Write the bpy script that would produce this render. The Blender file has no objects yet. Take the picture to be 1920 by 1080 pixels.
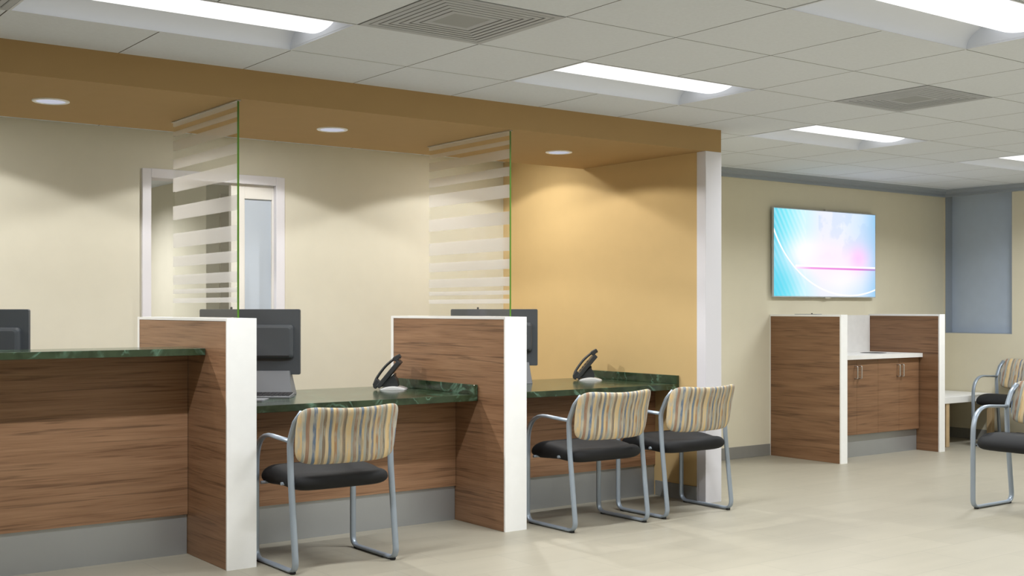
import bpy, bmesh, math, random
from mathutils import Vector, Matrix
random.seed(4)
PI = math.pi
scn = bpy.context.scene
COL = scn.collection

# ---------------------------------------------------------------- materials
def new_mat(name):
    m = bpy.data.materials.new(name); m.use_nodes = True
    nt = m.node_tree
    b = nt.nodes['Principled BSDF']
    return m, nt, b

def simple(name, col, rough=0.5, metal=0.0, noise=0.0, nscale=8.0, bump=0.0, bscale=200.0, spec=0.5):
    m, nt, b = new_mat(name)
    b.inputs['Roughness'].default_value = rough
    b.inputs['Metallic'].default_value = metal
    b.inputs['Specular IOR Level'].default_value = spec
    tc = nt.nodes.new('ShaderNodeTexCoord')
    n = nt.nodes.new('ShaderNodeTexNoise'); n.inputs['Scale'].default_value = nscale
    n.inputs['Detail'].default_value = 4
    nt.links.new(tc.outputs['Object'], n.inputs['Vector'])
    r = nt.nodes.new('ShaderNodeValToRGB')
    a = max(0.0, 1 - noise); c = 1 + noise
    r.color_ramp.elements[0].position = 0.3; r.color_ramp.elements[1].position = 0.7
    r.color_ramp.elements[0].color = (col[0]*a, col[1]*a, col[2]*a, 1)
    r.color_ramp.elements[1].color = (min(1, col[0]*c), min(1, col[1]*c), min(1, col[2]*c), 1)
    nt.links.new(n.outputs['Fac'], r.inputs['Fac'])
    nt.links.new(r.outputs['Color'], b.inputs['Base Color'])
    if bump > 0:
        n2 = nt.nodes.new('ShaderNodeTexNoise'); n2.inputs['Scale'].default_value = bscale
        nt.links.new(tc.outputs['Object'], n2.inputs['Vector'])
        bp = nt.nodes.new('ShaderNodeBump'); bp.inputs['Strength'].default_value = bump
        bp.inputs['Distance'].default_value = 0.002
        nt.links.new(n2.outputs['Fac'], bp.inputs['Height'])
        nt.links.new(bp.outputs['Normal'], b.inputs['Normal'])
    return m

def emit_mat(name, col, strength):
    m = bpy.data.materials.new(name); m.use_nodes = True
    nt = m.node_tree; nt.nodes.clear()
    o = nt.nodes.new('ShaderNodeOutputMaterial'); e = nt.nodes.new('ShaderNodeEmission')
    e.inputs['Color'].default_value = (*col, 1); e.inputs['Strength'].default_value = strength
    nt.links.new(e.outputs[0], o.inputs['Surface'])
    return m

def math_node(nt, op, a, b=None, c=None):
    n = nt.nodes.new('ShaderNodeMath'); n.operation = op
    for i, v in enumerate((a, b, c)):
        if v is None: continue
        if isinstance(v, (int, float)): n.inputs[i].default_value = v
        else: nt.links.new(v, n.inputs[i])
    return n.outputs[0]

def mixc(nt, fac, a, b, mode='MIX'):
    n = nt.nodes.new('ShaderNodeMix'); n.data_type = 'RGBA'; n.blend_type = mode
    for k, v in ((0, fac), (6, a), (7, b)):
        if isinstance(v, (int, float)): n.inputs[k].default_value = v
        elif isinstance(v, tuple): n.inputs[k].default_value = (*v[:3], 1)
        else: nt.links.new(v, n.inputs[k])
    return n.outputs[2]

def wood_mat(name, light, mid, dark, rough=0.38):
    """horizontal grain: long along x+y, fine along z"""
    m, nt, b = new_mat(name)
    g = nt.nodes.new('ShaderNodeNewGeometry')
    sp = nt.nodes.new('ShaderNodeSeparateXYZ'); nt.links.new(g.outputs['Position'], sp.inputs[0])
    u = math_node(nt, 'ADD', sp.outputs[0], sp.outputs[1])
    def coords(su, sz, off):
        c = nt.nodes.new('ShaderNodeCombineXYZ')
        nt.links.new(math_node(nt, 'MULTIPLY', u, su), c.inputs[0])
        nt.links.new(math_node(nt, 'MULTIPLY', sp.outputs[2], sz), c.inputs[2])
        c.inputs[1].default_value = off
        return c.outputs[0]
    def noise(vec, sc, det, dist=0.0):
        n = nt.nodes.new('ShaderNodeTexNoise'); n.inputs['Scale'].default_value = sc
        n.inputs['Detail'].default_value = det; n.inputs['Distortion'].default_value = dist
        nt.links.new(vec, n.inputs['Vector']); return n.outputs['Fac']
    n1 = noise(coords(0.9, 14.0, 3.1), 1.6, 6, 0.55)       # broad figure
    n2 = noise(coords(2.2, 90.0, 7.7), 1.7, 4, 0.2)       # fine fibres
    n3 = noise(coords(1.8, 62.0, 1.3), 1.0, 6, 0.8)        # dark streaks
    n4 = noise(coords(0.5, 3.0, 9.3), 1.5, 2, 0.3)
    r1 = nt.nodes.new('ShaderNodeValToRGB')
    e = r1.color_ramp.elements
    e[0].position = 0.30; e[0].color = (*dark, 1); e[1].position = 0.68; e[1].color = (*light, 1)
    k = e.new(0.46); k.color = (*mid, 1)
    f = math_node(nt, 'MULTIPLY_ADD', n2, 0.42, math_node(nt, 'MULTIPLY_ADD', n1, 0.48, math_node(nt, 'MULTIPLY', n4, 0.12)))
    nt.links.new(f, r1.inputs['Fac'])
    r3 = nt.nodes.new('ShaderNodeValToRGB')
    r3.color_ramp.elements[0].position = 0.55; r3.color_ramp.elements[0].color = (0, 0, 0, 1)
    r3.color_ramp.elements[1].position = 0.72; r3.color_ramp.elements[1].color = (1, 1, 1, 1)
    nt.links.new(n3, r3.inputs['Fac'])
    col = mixc(nt, math_node(nt, 'MULTIPLY', r3.outputs['Color'], 0.6), r1.outputs['Color'], tuple(x*0.45 for x in dark))
    nt.links.new(col, b.inputs['Base Color'])
    b.inputs['Roughness'].default_value = rough
    b.inputs['Specular IOR Level'].default_value = 0.3
    bp = nt.nodes.new('ShaderNodeBump'); bp.inputs['Strength'].default_value = 0.08; bp.inputs['Distance'].default_value = 0.001
    nt.links.new(n2, bp.inputs['Height']); nt.links.new(bp.outputs['Normal'], b.inputs['Normal'])
    return m

def marble_mat():
    m, nt, b = new_mat('green_marble')
    g = nt.nodes.new('ShaderNodeNewGeometry')
    def noise(sc, det, dist=0.0, off=0):
        mp = nt.nodes.new('ShaderNodeMapping'); mp.inputs['Location'].default_value = (off, off*2, off)
        nt.links.new(g.outputs['Position'], mp.inputs['Vector'])
        n = nt.nodes.new('ShaderNodeTexNoise'); n.inputs['Scale'].default_value = sc
        n.inputs['Detail'].default_value = det; n.inputs['Distortion'].default_value = dist
        nt.links.new(mp.outputs[0], n.inputs['Vector']); return n.outputs['Fac']
    base = nt.nodes.new('ShaderNodeValToRGB')
    e = base.color_ramp.elements
    e[0].position = 0.32; e[0].color = (0.015, 0.025, 0.012, 1); e[1].position = 0.68; e[1].color = (0.046, 0.074, 0.038, 1)
    nt.links.new(noise(7, 6, 0.8), base.inputs['Fac'])
    # veins: |noise-0.5| small
    v = math_node(nt, 'ABSOLUTE', math_node(nt, 'SUBTRACT', noise(3.2, 5, 1.6, 4.3), 0.5))
    vr = nt.nodes.new('ShaderNodeValToRGB')
    vr.color_ramp.elements[0].position = 0.0; vr.color_ramp.elements[0].color = (1, 1, 1, 1)
    vr.color_ramp.elements[1].position = 0.034; vr.color_ramp.elements[1].color = (0, 0, 0, 1)
    nt.links.new(v, vr.inputs['Fac'])
    msk = nt.nodes.new('ShaderNodeValToRGB')
    msk.color_ramp.elements[0].position = 0.45; msk.color_ramp.elements[1].position = 0.62
    nt.links.new(noise(9, 3, 0.3, 8.1), msk.inputs['Fac'])
    f = math_node(nt, 'MULTIPLY', vr.outputs['Color'], msk.outputs['Color'])
    col = mixc(nt, math_node(nt, 'MULTIPLY', f, 0.75), base.outputs['Color'], (0.15, 0.28, 0.20))
    nt.links.new(col, b.inputs['Base Color'])
    b.inputs['Roughness'].default_value = 0.16
    return m

def floor_mat():
    m, nt, b = new_mat('floor_tile')
    g = nt.nodes.new('ShaderNodeNewGeometry')
    mp = nt.nodes.new('ShaderNodeMapping'); mp.inputs['Location'].default_value = (-4.2, -4.34, 0)
    nt.links.new(g.outputs['Position'], mp.inputs['Vector'])
    br = nt.nodes.new('ShaderNodeTexBrick')
    br.offset = 0.5; br.offset_frequency = 2; br.squash = 1.0
    br.inputs['Scale'].default_value = 1.0
    br.inputs['Brick Width'].default_value = 0.61; br.inputs['Row Height'].default_value = 0.31
    br.inputs['Mortar Size'].default_value = 0.0018; br.inputs['Mortar Smooth'].default_value = 0.3
    br.inputs['Color1'].default_value = (0.342, 0.313, 0.246, 1)
    br.inputs['Color2'].default_value = (0.365, 0.335, 0.264, 1)
    br.inputs['Mortar'].default_value = (0.27, 0.245, 0.20, 1)
    nt.links.new(mp.outputs[0], br.inputs['Vector'])
    mp2 = nt.nodes.new('ShaderNodeMapping'); mp2.inputs['Scale'].default_value = (0.8, 4.0, 1)
    nt.links.new(g.outputs['Position'], mp2.inputs['Vector'])
    n = nt.nodes.new('ShaderNodeTexNoise'); n.inputs['Scale'].default_value = 2.5; n.inputs['Detail'].default_value = 6
    nt.links.new(mp2.outputs[0], n.inputs['Vector'])
    r = nt.nodes.new('ShaderNodeValToRGB')
    r.color_ramp.elements[0].position = 0.3; r.color_ramp.elements[0].color = (0.94, 0.94, 0.94, 1)
    r.color_ramp.elements[1].position = 0.7; r.color_ramp.elements[1].color = (1.0, 1.0, 1.0, 1)
    nt.links.new(n.outputs['Fac'], r.inputs['Fac'])
    nt.links.new(mixc(nt, 1.0, br.outputs['Color'], r.outputs['Color'], 'MULTIPLY'), b.inputs['Base Color'])
    b.inputs['Roughness'].default_value = 0.42
    b.inputs['Specular IOR Level'].default_value = 0.35
    return m

def fabric_mat():
    m, nt, b = new_mat('striped_fabric')
    tc = nt.nodes.new('ShaderNodeTexCoord')
    sp = nt.nodes.new('ShaderNodeSeparateXYZ'); nt.links.new(tc.outputs['Object'], sp.inputs[0])
    wob = nt.nodes.new('ShaderNodeTexNoise'); wob.inputs['Scale'].default_value = 5; wob.inputs['Detail'].default_value = 1
    nt.links.new(tc.outputs['Object'], wob.inputs['Vector'])
    x = math_node(nt, 'ADD', sp.outputs[0], math_node(nt, 'MULTIPLY', math_node(nt, 'SUBTRACT', wob.outputs['Fac'], 0.5), 0.014))
    x = math_node(nt, 'MULTIPLY_ADD', sp.outputs[2], 0.05, x)
    stops = [(.72, .50, .23), (.30, .35, .35), (.28, .14, .085), (.45, .41, .32), (.065, .14, .27), (.66, .48, .24),
             (.36, .39, .38), (.19, .13, .085), (.56, .47, .33), (.08, .16, .28), (.68, .50, .25), (.38, .20, .09),
             (.32, .37, .37), (.45, .39, .29), (.17, .14, .11), (.70, .53, .28)]
    def ramp(fac, cols):
        r = nt.nodes.new('ShaderNodeValToRGB'); r.color_ramp.interpolation = 'CONSTANT'
        e = r.color_ramp.elements
        e[0].position = 0; e[0].color = (*cols[0], 1); e[1].position = 1/len(cols); e[1].color = (*cols[1], 1)
        for i in range(2, len(cols)):
            k = e.new(i/len(cols)); k.color = (*cols[i], 1)
        nt.links.new(fac, r.inputs['Fac']); return r.outputs['Color']
    f1 = math_node(nt, 'FRACT', math_node(nt, 'MULTIPLY', x, 1/0.235))
    c1 = ramp(f1, stops)
    # second slow layer that swaps stripe colours along the height
    n2 = nt.nodes.new('ShaderNodeTexNoise'); n2.inputs['Scale'].default_value = 1.0; n2.inputs['Detail'].default_value = 2
    cb = nt.nodes.new('ShaderNodeCombineXYZ')
    nt.links.new(math_node(nt, 'MULTIPLY', x, 75), cb.inputs[0]); nt.links.new(math_node(nt, 'MULTIPLY', sp.outputs[2], 14), cb.inputs[2])
    nt.links.new(cb.outputs[0], n2.inputs['Vector'])
    r2 = nt.nodes.new('ShaderNodeValToRGB'); r2.color_ramp.elements[0].position = .45; r2.color_ramp.elements[1].position = .60
    nt.links.new(n2.outputs['Fac'], r2.inputs['Fac'])
    f3 = math_node(nt, 'FRACT', math_node(nt, 'MULTIPLY', x, 1/0.171))
    c2 = ramp(f3, [(.60, .52, .38), (.36, .24, .16), (.44, .45, .40), (.75, .56, .30), (.28, .24, .18), (.5, .45, .35), (.40, .42, .42), (.7, .6, .42), (.42, .26, .16), (.5, .48, .42)])
    c = mixc(nt, math_node(nt, 'MULTIPLY', r2.outputs['Color'], 0.6), c1, c2)
    # weave: pale cross threads
    w = math_node(nt, 'SINE', math_node(nt, 'MULTIPLY', sp.outputs[2], 2*PI/0.0052))
    w2 = math_node(nt, 'SINE', math_node(nt, 'MULTIPLY', sp.outputs[0], 2*PI/0.0048))
    wf = math_node(nt, 'GREATER_THAN', math_node(nt, 'MAXIMUM', w, w2), 0.45)
    c = mixc(nt, math_node(nt, 'MULTIPLY', wf, 0.30), c, (.62, .57, .46))
    nt.links.new(c, b.inputs['Base Color'])
    b.inputs['Roughness'].default_value = 0.85
    b.inputs['Specular IOR Level'].default_value = 0.15
    bp = nt.nodes.new('ShaderNodeBump'); bp.inputs['Strength'].default_value = 0.25; bp.inputs['Distance'].default_value = 0.001
    nt.links.new(math_node(nt, 'MULTIPLY', w, w2), bp.inputs['Height']); nt.links.new(bp.outputs['Normal'], b.inputs['Normal'])
    return m

def glass_mat(name, bands=None, clear=(0.985, 0.99, 0.98)):
    """clear sheet with etched bands between the given heights"""
    m = bpy.data.materials.new(name); m.use_nodes = True
    nt = m.node_tree; nt.nodes.clear()
    o = nt.nodes.new('ShaderNodeOutputMaterial')
    tr = nt.nodes.new('ShaderNodeBsdfTransparent'); tr.inputs[0].default_value = (*clear, 1)
    gl = nt.nodes.new('ShaderNodeBsdfGlossy'); gl.inputs['Roughness'].default_value = 0.02
    fr = nt.nodes.new('ShaderNodeFresnel'); fr.inputs['IOR'].default_value = 1.45
    mx = nt.nodes.new('ShaderNodeMixShader')
    ff = math_node(nt, 'MULTIPLY', fr.outputs[0], 0.12)
    nt.links.new(ff, mx.inputs[0]); nt.links.new(tr.outputs[0], mx.inputs[1]); nt.links.new(gl.outputs[0], mx.inputs[2])
    if not bands:
        nt.links.new(mx.outputs[0], o.inputs['Surface']); return m
    g = nt.nodes.new('ShaderNodeNewGeometry'); sp = nt.nodes.new('ShaderNodeSeparateXYZ')
    nt.links.new(g.outputs['Position'], sp.inputs[0])
    tot = None
    for lo, hi in bands:
        k = math_node(nt, 'COMPARE', sp.outputs[2], (lo+hi)/2, (hi-lo)/2)
        tot = k if tot is None else math_node(nt, 'ADD', tot, k)
    tl = nt.nodes.new('ShaderNodeBsdfTranslucent'); tl.inputs[0].default_value = (0.86, 0.84, 0.83, 1)
    df = nt.nodes.new('ShaderNodeBsdfDiffuse'); df.inputs[0].default_value = (0.70, 0.69, 0.69, 1)
    m1 = nt.nodes.new('ShaderNodeMixShader'); m1.inputs[0].default_value = 0.42
    nt.links.new(tl.outputs[0], m1.inputs[1]); nt.links.new(df.outputs[0], m1.inputs[2])
    m2 = nt.nodes.new('ShaderNodeMixShader'); m2.inputs[0].default_value = 0.46
    nt.links.new(tr.outputs[0], m2.inputs[1]); nt.links.new(m1.outputs[0], m2.inputs[2])
    m3 = nt.nodes.new('ShaderNodeMixShader')
    nt.links.new(tot, m3.inputs[0]); nt.links.new(mx.outputs[0], m3.inputs[1]); nt.links.new(m2.outputs[0], m3.inputs[2])
    nt.links.new(m3.outputs[0], o.inputs['Surface'])
    return m

def screen_mat(w, h):
    """the broadcast style picture on the television"""
    m = bpy.data.materials.new('television_picture'); m.use_nodes = True
    nt = m.node_tree; nt.nodes.clear()
    o = nt.nodes.new('ShaderNodeOutputMaterial'); e = nt.nodes.new('ShaderNodeEmission')
    nt.links.new(e.outputs[0], o.inputs['Surface'])
    tc = nt.nodes.new('ShaderNodeTexCoord'); sp = nt.nodes.new('ShaderNodeSeparateXYZ')
    nt.links.new(tc.outputs['Object'], sp.inputs[0])
    U = math_node(nt, 'MULTIPLY_ADD', sp.outputs[0], 1/w, 0.5)
    V = math_node(nt, 'MULTIPLY_ADD', sp.outputs[2], 1/h, 0.5)
    r = nt.nodes.new('ShaderNodeValToRGB'); el = r.color_ramp.elements
    el[0].position = 0; el[0].color = (.10, .62, .80, 1); el[1].position = 1; el[1].color = (.30, .58, .84, 1)
    for p, c in ((.12, (.22, .78, .88)), (.28, (.60, .86, .93)), (.45, (.80, .82, .93)), (.65, (.80, .84, .96)), (.85, (.62, .76, .94))):
        k = el.new(p); k.color = (*c, 1)
    nt.links.new(U, r.inputs['Fac']); col = r.outputs['Color']
    def blob(cx, cy, rx, ry, c, amt, col):
        dx = math_node(nt, 'MULTIPLY', math_node(nt, 'SUBTRACT', U, cx), 1/rx)
        dy = math_node(nt, 'MULTIPLY', math_node(nt, 'SUBTRACT', V, cy), 1/ry)
        d = math_node(nt, 'ADD', math_node(nt, 'MULTIPLY', dx, dx), math_node(nt, 'MULTIPLY', dy, dy))
        f = math_node(nt, 'MULTIPLY', math_node(nt, 'EXPONENT', math_node(nt, 'MULTIPLY', d, -1.0)), amt)
        return mixc(nt, f, col, c)
    # soft diagonal rays at upper left
    ry_ = math_node(nt, 'SINE', math_node(nt, 'MULTIPLY', math_node(nt, 'MULTIPLY_ADD', V, 0.35, U), 150))
    msk = math_node(nt, 'LESS_THAN', U, 0.30)
    f = math_node(nt, 'MULTIPLY', math_node(nt, 'MULTIPLY_ADD', ry_, 0.10, 0.10), msk)
    col = mixc(nt, f, col, (1, 1, 1))
    # faint continents
    n = nt.nodes.new('ShaderNodeTexNoise'); n.inputs['Scale'].default_value = 3.2; n.inputs['Detail'].default_value = 8
    nt.links.new(tc.outputs['Object'], n.inputs['Vector'])
    cr = nt.nodes.new('ShaderNodeValToRGB'); cr.color_ramp.elements[0].position = .50; cr.color_ramp.elements[1].position = .54
    nt.links.new(n.outputs['Fac'], cr.inputs['Fac'])
    up = math_node(nt, 'MULTIPLY', math_node(nt, 'GREATER_THAN', V, 0.45), math_node(nt, 'GREATER_THAN', U, 0.42))
    col = mixc(nt, math_node(nt, 'MULTIPLY', math_node(nt, 'MULTIPLY', cr.outputs['Color'], up), 0.30), col, (.40, .58, .82))
    col = blob(.30, .48, .16, .18, (1, 1, 1), 1.0, col)
    col = blob(.66, .26, .20, .16, (1, 1, 1), .6, col)
    col = blob(.55, .42, .35, .22, (1, .80, .95), .8, col)
    col = blob(.82, .46, .09, .14, (1, .55, .92), .75, col)
    col = blob(.0, .12, .2, .3, (.12, .65, .82), .8, col)
    # magenta bar
    line = math_node(nt, 'MULTIPLY', math_node(nt, 'COMPARE', V, 0.333, 0.011), math_node(nt, 'GREATER_THAN', U, 0.20))
    lr = nt.nodes.new('ShaderNodeValToRGB'); le = lr.color_ramp.elements
    le[0].position = .2; le[0].color = (.9, .8, .95, 1); le[1].position = 1; le[1].color = (.38, .30, .62, 1)
    k = le.new(.35); k.color = (.85, .35, .75, 1); k = le.new(.80); k.color = (.75, .22, .66, 1)
    nt.links.new(U, lr.inputs['Fac'])
    wl = math_node(nt, 'MULTIPLY', math_node(nt, 'COMPARE', V, 0.355, 0.012), math_node(nt, 'GREATER_THAN', U, 0.20))
    col = mixc(nt, math_node(nt, 'MULTIPLY', wl, 0.85), col, (1, .95, 1))
    col = mixc(nt, line, col, lr.outputs['Color'])
    # white arc
    ax = math_node(nt, 'MULTIPLY', math_node(nt, 'SUBTRACT', sp.outputs[0], 0.32), 1/1.05); az = math_node(nt, 'MULTIPLY', math_node(nt, 'SUBTRACT', sp.outputs[2], 0.55), 1/.87)
    d = math_node(nt, 'SQRT', math_node(nt, 'ADD', math_node(nt, 'MULTIPLY', ax, ax), math_node(nt, 'MULTIPLY', az, az)))
    a1 = math_node(nt, 'COMPARE', d, 1.058, 0.008)
    col = mixc(nt, math_node(nt, 'MULTIPLY', a1, 0.9), col, (1, 1, 1))
    nt.links.new(col, e.inputs['Color']); e.inputs['Strength'].default_value = 1.05
    return m

M = {}
M['cream'] = simple('cream_paint', (.68, .65, .545), .85, noise=.012, bump=.05, bscale=300, spec=.2)
M['cream_lit'] = simple('cream_paint_lit', (.73, .68, .535), .85, noise=.012, bump=.05, bscale=300, spec=.2)  # same cream, made warmer: the waiting area's light is in the colour
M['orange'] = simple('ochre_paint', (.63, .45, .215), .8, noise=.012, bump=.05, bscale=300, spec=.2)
M['soffit'] = simple('ochre_soffit_bounce', (.44, .295, .14), .85, noise=.012, bump=.05, bscale=300, spec=.15)  # deeper ochre: light bounced around the soffit is put into the colour
M['white'] = simple('white_laminate', (.90, .90, .89), .45, noise=.012, nscale=20, spec=.3)
M['white_paint'] = simple('white_trim_paint', (.75, .74, .79), .5, spec=.3)
M['door_white'] = simple('door_paint', (.78, .76, .72), .5, spec=.3)
M['tile'] = simple('ceiling_tile', (.73, .775, .85), .95, noise=.02, nscale=60, bump=.15, bscale=400, spec=.05)
M['seam'] = simple('ceiling_grid_metal', (.22, .22, .22), .7)
M['troffer'] = simple('troffer_enamel', (.70, .735, .80), .5, spec=.3)
M['vent_dark'] = simple('vent_plate_enamel', (.34, .36, .38), .6, spec=.3)
M['vent'] = simple('vent_enamel', (.46, .485, .53), .6, spec=.3)
M['dark'] = simple('vent_backing', (.12, .12, .125), .9)
M['crown'] = simple('blue_grey_paint', (.33, .37, .42), .6, spec=.3)
M['blind'] = simple('blue_grey_blind', (.48, .56, .68), .75, noise=.02, spec=.15)
M['base'] = simple('grey_vinyl_base', (.25, .245, .225), .45, noise=.03)
M['kick'] = simple('brushed_steel', (.37, .38, .385), .34, metal=.45, noise=.015, nscale=6)
M['wood'] = wood_mat('walnut_laminate', (.375, .218, .125), (.275, .150, .082), (.118, .057, .030))
M['wood_dark'] = wood_mat('walnut_laminate_deep', (.29, .163, .090), (.215, .114, .060), (.098, .048, .026))
M['marble'] = marble_mat()
M['floor'] = floor_mat()
M['fabric'] = fabric_mat()
M['vinyl'] = simple('black_vinyl', (.014, .014, .015), .68, bump=.1, bscale=250, spec=.25)
M['frame'] = simple('silver_blue_steel', (.33, .385, .455), .36, metal=.4, noise=.02, spec=.5)
M['rubber'] = simple('black_rubber', (.012, .012, .012), .7)
M['plastic'] = simple('charcoal_plastic', (.088, .098, .111), .5, noise=.02, spec=.4)
M['plastic_grey'] = simple('grey_plastic', (.21, .22, .24), .5, spec=.4)
M['phone'] = simple('telephone_plastic', (.045, .047, .050), .45, spec=.45)
M['key'] = simple('keyboard_keys', (.05, .05, .055), .5)
M['chrome'] = simple('satin_nickel', (.62, .60, .57), .3, metal=.8)
M['edge_green'] = simple('glass_edge_green', (.065, .17, .014), .3, spec=.5)
M['stone'] = simple('pale_quartz', (.80, .79, .77), .35, noise=.03, nscale=14, spec=.4)
M['pine'] = simple('pale_maple', (.58, .42, .24), .5, noise=.06, nscale=12)
M['blackscreen'] = simple('black_bezel', (.015, .016, .02), .3)
M['frost'] = simple('frosted_door_glass', (.50, .56, .64), .35, noise=.02, nscale=2, spec=.4)
M['downlens'] = emit_mat('downlight_lens', (.80, .82, .95), .62)
M['diffuser'] = emit_mat('lamp_diffuser', (1, 1, 1), 1.2)
BANDS = [(2.262, 2.291), (2.21, 2.234), (2.13, 2.184), (2.03, 2.082), (1.905, 1.98), (1.752, 1.826), (1.60, 1.677),
         (1.496, 1.552), (1.397, 1.45), (1.348, 1.372), (1.297, 1.323)]
M['glass'] = glass_mat('banded_privacy_glass', BANDS)

# ---------------------------------------------------------------- mesh helpers
class MB:
    def __init__(s): s.v = []; s.f = []; s.m = []; s.sm = []
    def add(s, verts, faces, mi=0, smooth=False):
        o = len(s.v); s.v += [tuple(p) for p in verts]
        for f in faces: s.f.append([o+i for i in f]); s.m.append(mi); s.sm.append(smooth)
        return s
    def box(s, x0, x1, y0, y1, z0, z1, mi=0, bev=0.0):
        if bev <= 0:
            vs = [(x, y, z) for z in (z0, z1) for x, y in ((x0, y0), (x1, y0), (x1, y1), (x0, y1))]
            return s.add(vs, [(0, 3, 2, 1), (4, 5, 6, 7), (0, 1, 5, 4), (1, 2, 6, 5), (2, 3, 7, 6), (3, 0, 4, 7)], mi)
        bm = bmesh.new(); bmesh.ops.create_cube(bm, size=1)
        for v in bm.verts: v.co = Vector(((x0+x1)/2+v.co.x*(x1-x0), (y0+y1)/2+v.co.y*(y1-y0), (z0+z1)/2+v.co.z*(z1-z0)))
        bmesh.ops.bevel(bm, geom=bm.edges[:], offset=bev, segments=2, profile=0.5, affect='EDGES')
        bm.verts.index_update()
        vs = [v.co.copy() for v in bm.verts]; fs = [[v.index for v in f.verts] for f in bm.faces]; bm.free()
        return s.add(vs, fs, mi)
    def quad(s, a, b, c, d, mi=0): return s.add([a, b, c, d], [(0, 1, 2, 3)], mi)
    def prism(s, poly, fn, d0, d1, mi=0, smooth=False):
        """poly of 2D points, extruded d0..d1; fn(p,q,d)->xyz"""
        n = len(poly)
        vs = [fn(p, q, d0) for p, q in poly] + [fn(p, q, d1) for p, q in poly]
        s.add(vs, [tuple(range(n))[::-1], tuple(range(n, 2*n))], mi)
        return s.add(vs, [(i, (i+1) % n, n+(i+1) % n, n+i) for i in range(n)], mi, smooth)
    def tube(s, pts, ra, rb, side, seg=12, mi=0, cap=True):
        """sweep an ellipse: half width ra along the vector `side`, rb across it"""
        side = Vector(side).normalized(); rings = []
        P = [Vector(p) for p in pts]
        for i, p in enumerate(P):
            t = (P[min(i+1, len(P)-1)] - P[max(i-1, 0)]).normalized()
            sd = (side - t*side.dot(t)).normalized(); nn = t.cross(sd)
            rings.append([p + sd*math.cos(a)*ra + nn*math.sin(a)*rb for a in (2*PI*k/seg for k in range(seg))])
        vs = [v for r in rings for v in r]; fs = []
        for i in range(len(rings)-1):
            for k in range(seg):
                k2 = (k+1) % seg
                fs.append((i*seg+k, i*seg+k2, (i+1)*seg+k2, (i+1)*seg+k))
        s.add(vs, fs, mi, True)
        if cap:
            s.add(rings[0], [tuple(range(seg))[::-1]], mi); s.add(rings[-1], [tuple(range(seg))], mi)
        return s
    def lathe(s, prof, cx, cy, seg=40, mi=0):
        vs = []; fs = []
        for r, z in prof:
            for k in range(seg):
                a = 2*PI*k/seg; vs.append((cx+r*math.cos(a), cy+r*math.sin(a), z))
        for i in range(len(prof)-1):
            for k in range(seg):
                k2 = (k+1) % seg; fs.append((i*seg+k, i*seg+k2, (i+1)*seg+k2, (i+1)*seg+k))
        return s.add(vs, fs, mi, True)
    def build(s, name, mats, parent=None, origin=(0, 0, 0), bevel=0.0, recalc=True):
        me = bpy.data.meshes.new(name)
        ox, oy, oz = origin
        me.from_pydata([(x-ox, y-oy, z-oz) for x, y, z in s.v], [], s.f)
        me.validate()
        if not isinstance(mats, (list, tuple)): mats = [mats]
        for m in mats: me.materials.append(m)
        for p, mi, sm in zip(me.polygons, s.m, s.sm): p.material_index = mi; p.use_smooth = sm
        if recalc:
            bm = bmesh.new(); bm.from_mesh(me)
            bmesh.ops.remove_doubles(bm, verts=bm.verts, dist=1e-6)
            bmesh.ops.recalc_face_normals(bm, faces=bm.faces[:]); bm.to_mesh(me); bm.free()
        o = bpy.data.objects.new(name, me); COL.objects.link(o)
        if parent is not None: o.parent = parent
        else: o.location = origin
        if bevel > 0:
            b = o.modifiers.new('edge', 'BEVEL'); b.width = bevel; b.segments = 2; b.limit_method = 'ANGLE'
        return o

def thing(name, label, cat, loc=(0, 0, 0), rotz=0, group=None):
    o = bpy.data.objects.new(name, None); COL.objects.link(o); o.empty_display_size = .1
    o.location = loc; o.rotation_euler = (0, 0, rotz); o['label'] = label; o['category'] = cat
    if group: o['group'] = group
    return o
def tag(o, label, cat, group=None, kind=None):
    o['label'] = label; o['category'] = cat
    if group: o['group'] = group
    if kind: o['kind'] = kind
    return o
def struct(o, label, cat):
    return tag(o, label, cat, kind='structure')
def dup(root, loc, rotz, label):
    def cp(o, par):
        c = o.copy(); COL.objects.link(c)
        if par is not None: c.parent = par
        for k in list(o.children): cp(k, c)
        return c
    r = cp(root, None); r.location = loc; r.rotation_euler = (0, 0, rotz); r['label'] = label
    return r
def fillet(pts, rads, n=8):
    """round the corners of a polyline in 3D"""
    P = [Vector(p) for p in pts]; out = [P[0]]
    for i in range(1, len(P)-1):
        r = rads[i-1]; a = (P[i-1]-P[i]); b = (P[i+1]-P[i])
        ang = a.angle(b); d = min(r/math.tan(ang/2), a.length*.49, b.length*.49)
        p0 = P[i]+a.normalized()*d; p1 = P[i]+b.normalized()*d
        for k in range(n+1):
            t = k/n; out.append(p0*(1-t)**2 + P[i]*2*t*(1-t) + p1*t*t)
    out.append(P[-1]); return out

# ---------------------------------------------------------------- setting
CZ = 2.437; T = .6096; GX, GY = 2.414, 4.316
def gx(i): return GX+i*T
def gy(j): return GY+j*T
RX = 10.5           # right wall
KY = 6.94           # kitchenette wall
SOF_F, SOF_B, SOF_Z = 5.453, 6.70, 2.291
AY = 7.69           # staff aisle wall
AX = 5.625          # ochre side wall
LX, FY = -3.0, -4.6

b = MB(); b.box(LX, RX+.3, FY, 13.2, -.1, 0); struct(b.build('floor', M['floor'], origin=(0, 0, 0)), 'beige floor of large matt tiles laid in rows', 'floor')

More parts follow.
